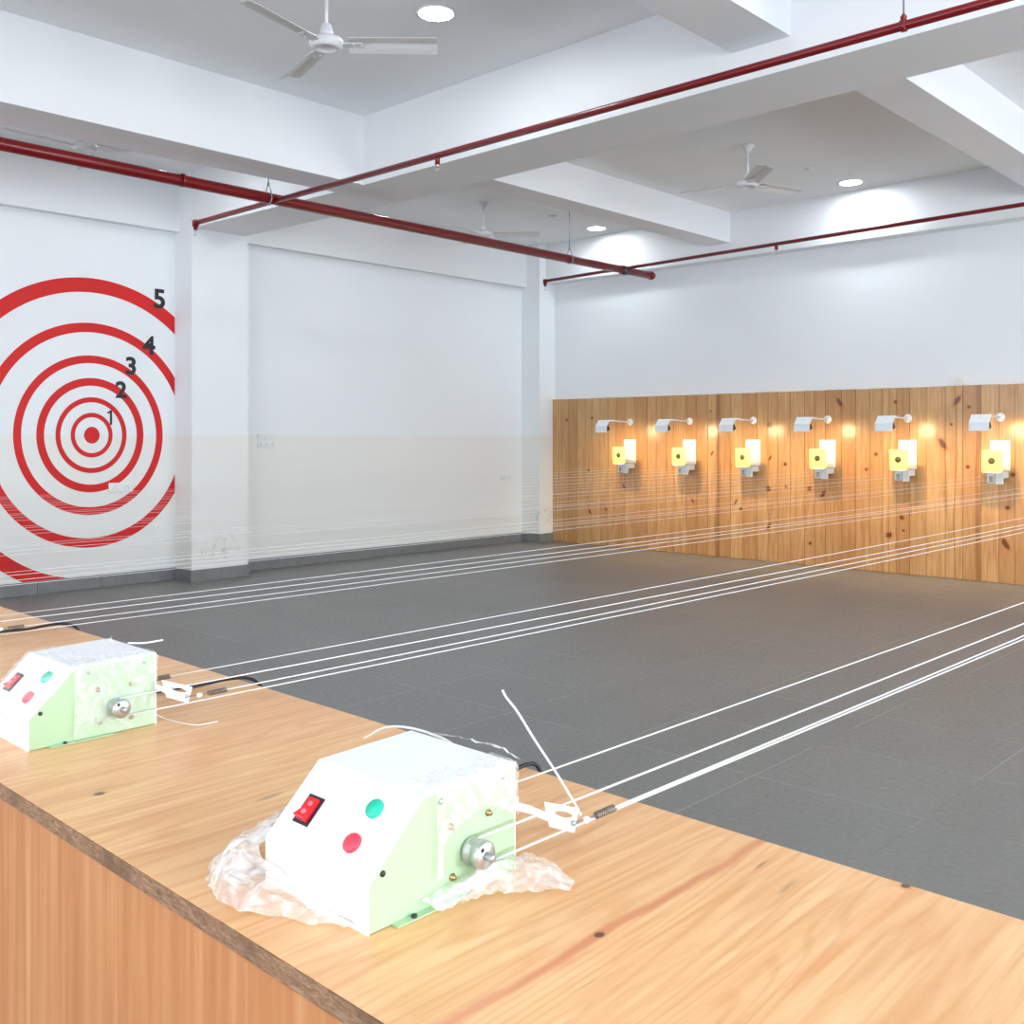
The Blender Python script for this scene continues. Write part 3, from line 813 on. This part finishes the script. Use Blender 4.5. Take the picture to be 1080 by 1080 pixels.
def film_side(r, arch, milky='film', x=.004):
    """film over the rear half of the top and down the right hand side"""
    y0, y1 = (.098, .2375) if arch else (.078, .2375)
    rows = []
    for yy in (y0, (y0+y1)/2, y1-.004, y1):
        top = HT + .0065 if yy < D_ else HT + .0055
        rows.append([(-.046, yy, top-.0005), (-.042, yy, top), (-.036, yy, top), (-.024, yy, top+.0005), (-.006, yy, top), (x, yy, HT-.004), (x+.002, yy, .09), (x+.003, yy, .045), (x+.003, yy, .006)])
    bm = grid_sheet(rows, 26, 90)
    crumple(bm, .0020 if arch else .0011, 30, 3.1)
    if arch:
        kill = []
        for f in bm.faces:
            c = f.calc_center_median()
            if c.x > -.002 and c.z < .115:
                cy, cz = c.y - .172, c.z
                lim = .100 - abs(cy - .0)**1.4 * 1.15 + noise.noise(c*60)*.006
                if cz < lim and cz > .020 + noise.noise(c*50)*.006 and cy > -.060 + (.1-cz)*-.15: kill.append(f)
        bmesh.ops.delete(bm, geom=kill, context='FACES')
        for v in bm.verts:
            if v.co.x > -.002 and v.co.y > .125 and v.co.z < .025: v.co.x += .004
    for v in bm.verts:
        if v.co.z > HT + .0045 and v.co.y < D_ - .02: v.co.z = HT + .0062 + (v.co.z - HT - .0062) * .25
        if v.co.z < .0015: v.co.z = .0015
        if v.co.x > -.004 and v.co.z < HT-.006: v.co.x = max(v.co.x, .0022)
        if v.co.x < -W+.002 and v.co.z < HT: v.co.x = min(v.co.x, -W-.0022)
        if -W < v.co.x < 0 and v.co.z > HT-.01: v.co.z = max(v.co.z, HT+.0052)
        if v.co.y > D_: v.co.y = max(v.co.y, D_+.002)
    return mesh_obj('packing_film', bm, M[milky], r, smooth=True, recalc=False)

def film_sheet(r, rows, nu, nv, amp, sc, seed, mat='film_milky', zmin=.0015):
    bm = grid_sheet(rows, nu, nv); crumple(bm, amp, sc, seed, .5)
    for v in bm.verts:
        v.co.z = max(v.co.z, zmin + abs(noise.noise(v.co*40))*.002)
        if -W-.002 < v.co.x < .0022 and 0 < v.co.y < D_ and v.co.z < HT:
            if v.co.x > -W/2: v.co.x = .0022
            else: v.co.x = -W-.002
    return mesh_obj('packing_film', bm, M[mat], r, smooth=True, recalc=False)

base = make_machine(True)
machines = [base]
for j in range(1, 9): machines.append(copy_tree(base))
names = ['pale green and white target winder nearest the camera, film bunched at its foot',
         'second target winder from the camera, its buttons seen through tight clear film',
         'third target winder, cut off by the left edge of the photo']
for j, m in enumerate(machines):
    m.location = (MX - .95*j - (.04 if j == 2 else 0), MY, ZT)
    if j:
        for ch in m.children:
            if ch.name.startswith(('bracket', 'spring', 'rear_bracket')): ch.location.y -= .022 + .012 * (j == 2)
    tag(m, names[j] if j < 3 else '%s target winder along the counter, beyond the left edge of the photo' % ('fourth', 'fifth', 'sixth', 'seventh', 'eighth', 'last')[j-3], 'target winder', 'target winders along the counter')
# film of the nearest winder
film_side(base, True)
film_sheet(base, [[(-W-.003, .20, .085), (-W-.003, .12, .075), (-W-.003, .03, .052), (-W-.003, -.003, .040), (-W+.05, -.004, .020), (-.10, -.004, .010), (-.03, -.004, .004)],
                  [(-.235, .21, .060), (-.245, .12, .062), (-.240, .03, .050), (-.228, -.02, .040), (-.17, -.030, .030), (-.09, -.018, .014), (-.02, -.006, .004)],
                  [(-.270, .20, .030), (-.285, .11, .050), (-.285, .04, .036), (-.262, -.022, .030), (-.185, -.055, .026), (-.09, -.030, .016), (-.025, -.010, .004)],
                  [(-.262, .19, .002), (-.290, .10, .002), (-.298, .03, .002), (-.275, -.035, .002), (-.175, -.075, .002), (-.09, -.040, .002), (-.03, -.012, .002)]], 30, 70, .0075, 24, 9.3)
film_sheet(base, [[(.003, .075, .016), (.003, .14, .020), (.004, .20, .022), (.006, .250, .018)],
                  [(.014, .08, .012), (.018, .15, .028), (.022, .205, .030), (.026, .262, .016)],
                  [(.020, .085, .003), (.034, .160, .012), (.062, .215, .022), (.060, .262, .008)],
                  [(.016, .090, .002), (.036, .165, .003), (.098, .215, .010), (.085, .255, .003)]], 18, 40, .0055, 34, 4.4)
film_sheet(base, [[(-.18, .236, .141), (-.10, .244, .144), (-.04, .243, .146), (-.004, .242, .140)], [(-.17, .246, .137), (-.10, .249, .143), (-.04, .248, .147), (.002, .244, .138)]], 6, 40, .003, 40, 2.2)
# tight film on the second and third winder
for j in (1, 2):
    m = machines[j]
    film_side(m, False)
    rows = [[(-W-.003, -.003, .004), (-W-.003, -.003, HF), (-W-.003, YS-.002, HT+.003), (-W-.003, .12, HT+.005)],
            [(-W*.5, -.003, .004), (-W*.5, -.003, HF+.001), (-W*.5, YS-.002, HT+.003), (-W*.5, .12, HT+.006)],
            [(.001, -.003, .004), (.001, -.003, HF), (.001, YS-.002, HT+.003), (.001, .12, HT+.005)]]
    bm = B()
    nu, nv = 36, 44
    def P(u, v):
        x = -W-.002 + (W+.004)*u
        pl = [(-.0032, .004), (-.0032, HF+.001), (YS-.0032, HT+.0036), (.125, HT+.0055)]
        ls = [math.dist(pl[i], pl[i+1]) for i in range(3)]; d = v*sum(ls); i = 0
        while i < 2 and d > ls[i]: d -= ls[i]; i += 1
        t = d/ls[i]; y = pl[i][0] + (pl[i+1][0]-pl[i][0])*t; z = pl[i][1] + (pl[i+1][1]-pl[i][1])*t
        if i == 1: # raised over switch and buttons
            for bx_, bv in ((-.056, .079), (-.057, .034), (-.161, .049)):
                q = math.hypot(x-bx_, (d-bv)); h_ = .011*max(0, 1-(q/.034)**2); y -= h_*.69; z += h_*.72
        return Vector((x, y, z))
    gr = [[bm.verts.new(P(i/nu, k_/nv)) for k_ in range(nv+1)] for i in range(nu+1)]
    for i in range(nu):
        for k_ in range(nv): bm.faces.new((gr[i][k_], gr[i+1][k_], gr[i+1][k_+1], gr[i][k_+1]))
    for v in bm.verts:
        n_ = noise.noise_vector(v.co*38 + Vector((j*5, 0, 0))); v.co += Vector((0, -abs(n_.y), abs(n_.z)))*.0022
    mesh_obj('packing_film', bm, M['film'], m, smooth=True, recalc=False)
    film_sheet(m, [[(-.145, .205, .138), (-.135, .208, .144), (-.125, .209, .138)], [(-.140, .211, .146), (-.136, .213, .155), (-.131, .211, .146)]], 5, 10, .0015, 60, 7.0)

# ------------------------------------------------------------------ leads and stray line ends
def line_thing(name, pts, r, mat, label, cat, group=None, n=8):
    bm = B(); tube(bm, catmull(pts, 8), r, n)
    o = mesh_obj(name, bm, mat); tag(o, label, cat, group); return o
def LP(j, pts): return [(MX - .95*j + x, MY + y, ZT + z) for x, y, z in pts]
line_thing('power_cable', LP(0, [(-.15, .241, .02), (-.20, .29, .008), (-.245, .38, .005), (-.249, .47, .005), (-.243, .524, .012), (-.238, .546, .004), (-.234, .552, -.03), (-.23, .556, -.10)]), .0036, M['black'],
           'black power cable running from behind the nearest winder over the far counter edge', 'cable')
for j, w in ((1, 'second'), (2, 'third')):
    line_thing('power_cable', LP(j, [(-.15, .241, .02), (-.20, .32, .006), (-.215, .38, .0045), (-.195, .43, .005), (-.175, .49, .012), (-.150, .532, .012), (-.125, .550, -.005), (-.10, .556, -.05)]), .0036, M['black'],
               'black power cable running from the %s winder over the far counter edge' % w, 'cable')
line_thing('nylon_offcut', LP(0, [(.040, .320, .058), (.022, .326, .070), (-.012, .329, .101), (-.050, .330, .135), (-.083, .330, .168), (-.103, .330, .183), (-.112, .330, .193)]), .0017, M['nylon'],
           'stiff stray end of white nylon line standing up from the nearest winder bracket', 'nylon line')
line_thing('nylon_offcut', LP(0, [(-.355, .275, .086), (-.302, .268, .114), (-.247, .262, .128), (-.185, .258, .132), (-.127, .254, .126), (-.080, .250, .100), (-.07, .246, .07)]), .0019, M['nylon'],
           'loop of white nylon line arching behind the nearest winder', 'nylon line')
line_thing('nylon_offcut', LP(1, [(-.045, .241, .020), (-.02, .262, .003), (.022, .268, .002), (.07, .285, .002), (.078, .325, .002)]), .0011, M['nylon'],
           'thin curl of white nylon line lying on the counter beside the second winder', 'nylon line')
line_thing('nylon_offcut', LP(1, [(-.09, .225, .145), (-.06, .245, .1465), (-.035, .270, .152)]), .0018, M['nylon'],
           'short stub of nylon line sticking out from the top of the second winder', 'nylon line')

# ------------------------------------------------------------------ target stations
TX = [-.62, -1.57, -2.51, -3.45, -4.402, -5.330, -6.295, -7.212, -8.160]
def make_station():
    # carrier stop fixed on the boards (origin on board face)
    r = empty('target_holder')
    bm = B(); box(bm, -.098, .098, -.012, -.001, 1.155, 1.472, .002); mesh_obj('backing_board', bm, M['card_white'], r)
    bm = B(); box(bm, -.015, .085, -.15, -.013, 1.085, 1.150, .004); 
    box(bm, .010, .080, -.185, -.15, 1.025, 1.140, .004); mesh_obj('motor_housing', bm, M['grey_plastic'], r)
    bm = B(); box(bm, -.070, .004, -.185, -.110, 1.035, 1.130, .004)
    pg = mesh_obj('pulley_block', bm, M['grey_plastic'], r)
    bm = B(); box(bm, -.050, -.012, -.1865, -.1849, 1.045, 1.105); mesh_obj('slot', bm, M['grey_dark'], pg)
    bm = B(); box(bm, -.05, -.0, -.109, -.012, 1.050, 1.082, .003); mesh_obj('carrier_arm', bm, M['grey_plastic'], r)
    bm = B(); box(bm, -.085, .075, -.256, -.244, 1.141, 1.151, .002); box(bm, .012, .030, -.247, -.186, 1.132, 1.140, .001); mesh_obj('clip_rail', bm, M['card_white'], r)
    # card
    c = empty('target_card')
    bm = B(); box(bm, -.100, .100, -.2515, -.2490, 1.152, 1.368); mesh_obj('paper', bm, M['card_yellow'], c)
    bm = B(); lathe(bm, [(0, 0), (.034, 0), (.034, .0008), (0, .0008)], (-.005, -.2517, 1.262), (0, -1, 0), 40); mesh_obj('bullseye', bm, M['bull'], c)
    # lamp
    l = empty('target_lamp')
    bm = B(); lathe(bm, [(0, .012), (.02, .012), (.045, .008), (.047, 0), (0, 0)], (0, 0, 1.707), (0, -1, 0), 28); fl = mesh_obj('wall_flange', bm, M['lamp_metal'], l)
    bm = B()
    for a in (45, 135, 225, 315): lathe(bm, [(.006, .008), (.006, .013), (0, .0135)], (.03*math.cos(math.radians(a)), 0, 1.707 + .03*math.sin(math.radians(a))), (0, -1, 0), 8)
    mesh_obj('screw', bm, M['steel_fit'], fl)
    bm = B(); tube(bm, [(0, -.012, 1.707), (0, -.25, 1.712), (0, -.46, 1.722)], .009, 10); mesh_obj('arm', bm, M['lamp_metal'], l)
    # bent hood: front lip, slope, short back
    bm = B(); pf = [(-.635, 1.564), (-.630, 1.650), (-.560, 1.728), (-.455, 1.730)]
    th = .002; pin = [(-.632, 1.564), (-.627, 1.649), (-.559, 1.726), (-.455, 1.728)]
    poly = [(-.095, y, z) for y, z in pf] + [(-.095, y, z) for y, z in reversed(pin)]
    a = [bm.verts.new(p) for p in poly]; b = [bm.verts.new((.095, p[1], p[2])) for p in poly]; n = len(a)
    for i in range(n): bm.faces.new((a[i], b[i], b[(i+1) % n], a[(i+1) % n]))
    for i in range(3):
        j = n-1-i; bm.faces.new((a[i], a[i+1], a[j-1], a[j])); bm.faces.new((b[i], b[j], b[j-1], b[i+1]))
    hd = mesh_obj('hood', bm, M['lamp_metal'], l)
    bm = B(); lathe(bm, [(.004, 0), (.004, .002), (0, .002)], (0, -.52, 1.7295), (0,0,1), 10); mesh_obj('screw', bm, M['steel_fit'], hd)
    for sx in (-.094, .0925):
        bm = B(); prism(bm, [(sx, -.627, 1.580), (sx, -.627, 1.640), (sx, -.600, 1.655), (sx, -.560, 1.60)], (.0015, 0, 0)); mesh_obj('hood_cheek', bm, M['black'], l)
    bm = B(); lathe(bm, [(0, -.055), (.012, -.052), (.016, -.03), (.016, .03), (.012, .052), (0, .055)], (0, -.575, 1.620), (1,0,0), 16); mesh_obj('bulb', bm, M['bulb'], l)
    bm = B(); box(bm, -.012, .012, -.587, -.563, 1.64, 1.70, .002); mesh_obj('bulb_holder', bm, M['black'], l)
    return r, c, l
st0 = make_station()
words = {8: 'leftmost', 7: 'second from left', 6: 'third from left', 5: 'fourth from left', 4: 'fifth from left', 3: 'sixth from left', 2: 'seventh from left', 1: 'eighth from left', 0: 'ninth from left'}
for j, x in enumerate(TX):
    st = st0 if j == 0 else tuple(copy_tree(o) for o in st0)
    for o in st: o.location = (x, YD, 0)
    w = words[j]
    tag(st[0], 'cream backing board with grey pulley housing below, ' + w, 'target holder', 'target holders on the board wall')
    tag(st[1], 'yellow paper card with one black spot, ' + w, 'target card', 'yellow target cards')
    tag(st[2], 'white hooded lamp on a wall arm, ' + w, 'target lamp', 'hooded target lamps')
    # slight individual turn of the cards
    for ch in st[1].children: pass
    la = bpy.data.lights.new('target_lamp_light', 'AREA'); la.shape = 'RECTANGLE'; la.size = .05; la.size_y = .02; la.energy = 5.6; la.color = (1.0, .70, .36); la.spread = math.radians(150)
    lo = bpy.data.objects.new('target_lamp_light', la); C.objects.link(lo)
    lo.location = (x, YD - .565, 1.592)
    d = Vector((0, .30, -.46)); lo.rotation_euler = d.to_track_quat('-Z', 'Y').to_euler()

# ------------------------------------------------------------------ nylon cords over the lanes
wlane = ['nearest', 'second', 'third', 'fourth', 'fifth', 'sixth', 'seventh', 'eighth', 'ninth']
cords = [('thin upper return', (-.098, .340, .062), (-.10, -.02, 1.10)),
         ('upper pulley', (.0118, .160, .0660), (-.03, -.05, 1.068)),
         ('spring tensioned', (.045, .386, .051), (.03, -.05, 1.075)),
         ('lower pulley', (.0118, .160, .0315), (.03, -.05, 1.040))]
for j in range(9):
    for nm, s, e in cords:
        A = Vector((MX - .95*j - (.04 if j == 2 else 0) + s[0], MY + s[1] - ((.022 + .012 * (j == 2)) if j and 'pulley' not in nm else 0), ZT + s[2])); E_ = Vector((TX[j] + e[0], YD - .235, e[2]))
        bm = B(); pts = [A.lerp(E_, t/12) - Vector((0, 0, .010*4*(t/12)*(1-t/12))) for t in range(13)]
        tube(bm, pts, (.0016, .0014, .0011, .00075)[min(j, 3)] * (.85 if 'thin' in nm else 1), 6)
        o = mesh_obj('nylon_line', bm, M['nylon'])
        tag(o, '%s white nylon line stretched from the %s winder to the board wall' % (nm, wlane[j]), 'nylon line', 'white nylon lines over the lanes')

# ------------------------------------------------------------------ light
def area(name, loc, rot, sx, sy, e, col, spread=180):
    l = bpy.data.lights.new(name, 'AREA'); l.shape = 'RECTANGLE'; l.size = sx; l.size_y = sy; l.energy = e; l.color = col; l.spread = math.radians(spread)
    o = bpy.data.objects.new(name, l); C.objects.link(o); o.location = loc; o.rotation_euler = rot; return o
FILL_COL = (.86, .93, 1.0)  # cool tint of the added fill lights
for (w0, w1, z0, z1) in rear_w:  # unseen area lights added behind the rear openings to brighten the room
    area('window_daylight', ((w0+w1)/2, YB-.3, (z0+z1)/2), (PI/2, 0, 0), w1-w0, z1-z0, 150, FILL_COL)
for (w0, w1, z0, z1) in right_w:  # same added fill from the right side, out of view
    area('window_daylight', (XR+.3, (w0+w1)/2, (z0+z1)/2), (PI/2, 0, PI/2), w1-w0, z1-z0, 190 if w0 < 0 else 410, FILL_COL)
# the photographer's on-camera flash
fl = bpy.data.lights.new('camera_flash', 'SPOT'); fl.energy = 8; fl.spot_size = math.radians(110); fl.spot_blend = .5; fl.shadow_soft_size = .035; fl.color = (.97, .98, 1.0)
fo = bpy.data.objects.new('camera_flash', fl); C.objects.link(fo); fo.location = (.0, -.02, 1.70)

w = bpy.data.worlds.new('World'); scene.world = w; w.use_nodes = True
w.node_tree.nodes['Background'].inputs[0].default_value = (.75, .87, 1.0, 1); w.node_tree.nodes['Background'].inputs[1].default_value = 1.0

# ------------------------------------------------------------------ camera
cam = bpy.data.cameras.new('Camera'); co = bpy.data.objects.new('Camera', cam); C.objects.link(co)
cam.sensor_width = 36; cam.sensor_fit = 'HORIZONTAL'; cam.lens = 1060/1080*36
cam.shift_y = -(540 - 461.3)/1080
cam.clip_start = .05; cam.clip_end = 100
co.location = (0, 0, 1.5); yaw = math.radians(43.4)
co.rotation_euler = (PI/2, 0, yaw)
fo.rotation_euler = (PI/2 + math.radians(8), 0, yaw)
scene.camera = co

scene.view_settings.view_transform = 'Standard'
scene.view_settings.look = 'None'
scene.view_settings.gamma = 1
scene.view_settings.use_curve_mapping = False
scene.view_settings.exposure = 0.29
scene.cycles.use_denoising = True
scene.cycles.sample_clamp_indirect = 6
scene.cycles.max_bounces = 8
scene.cycles.diffuse_bounces = 5
scene.cycles.transparent_max_bounces = 24
scene.cycles.caustics_reflective = False
scene.cycles.caustics_refractive = False
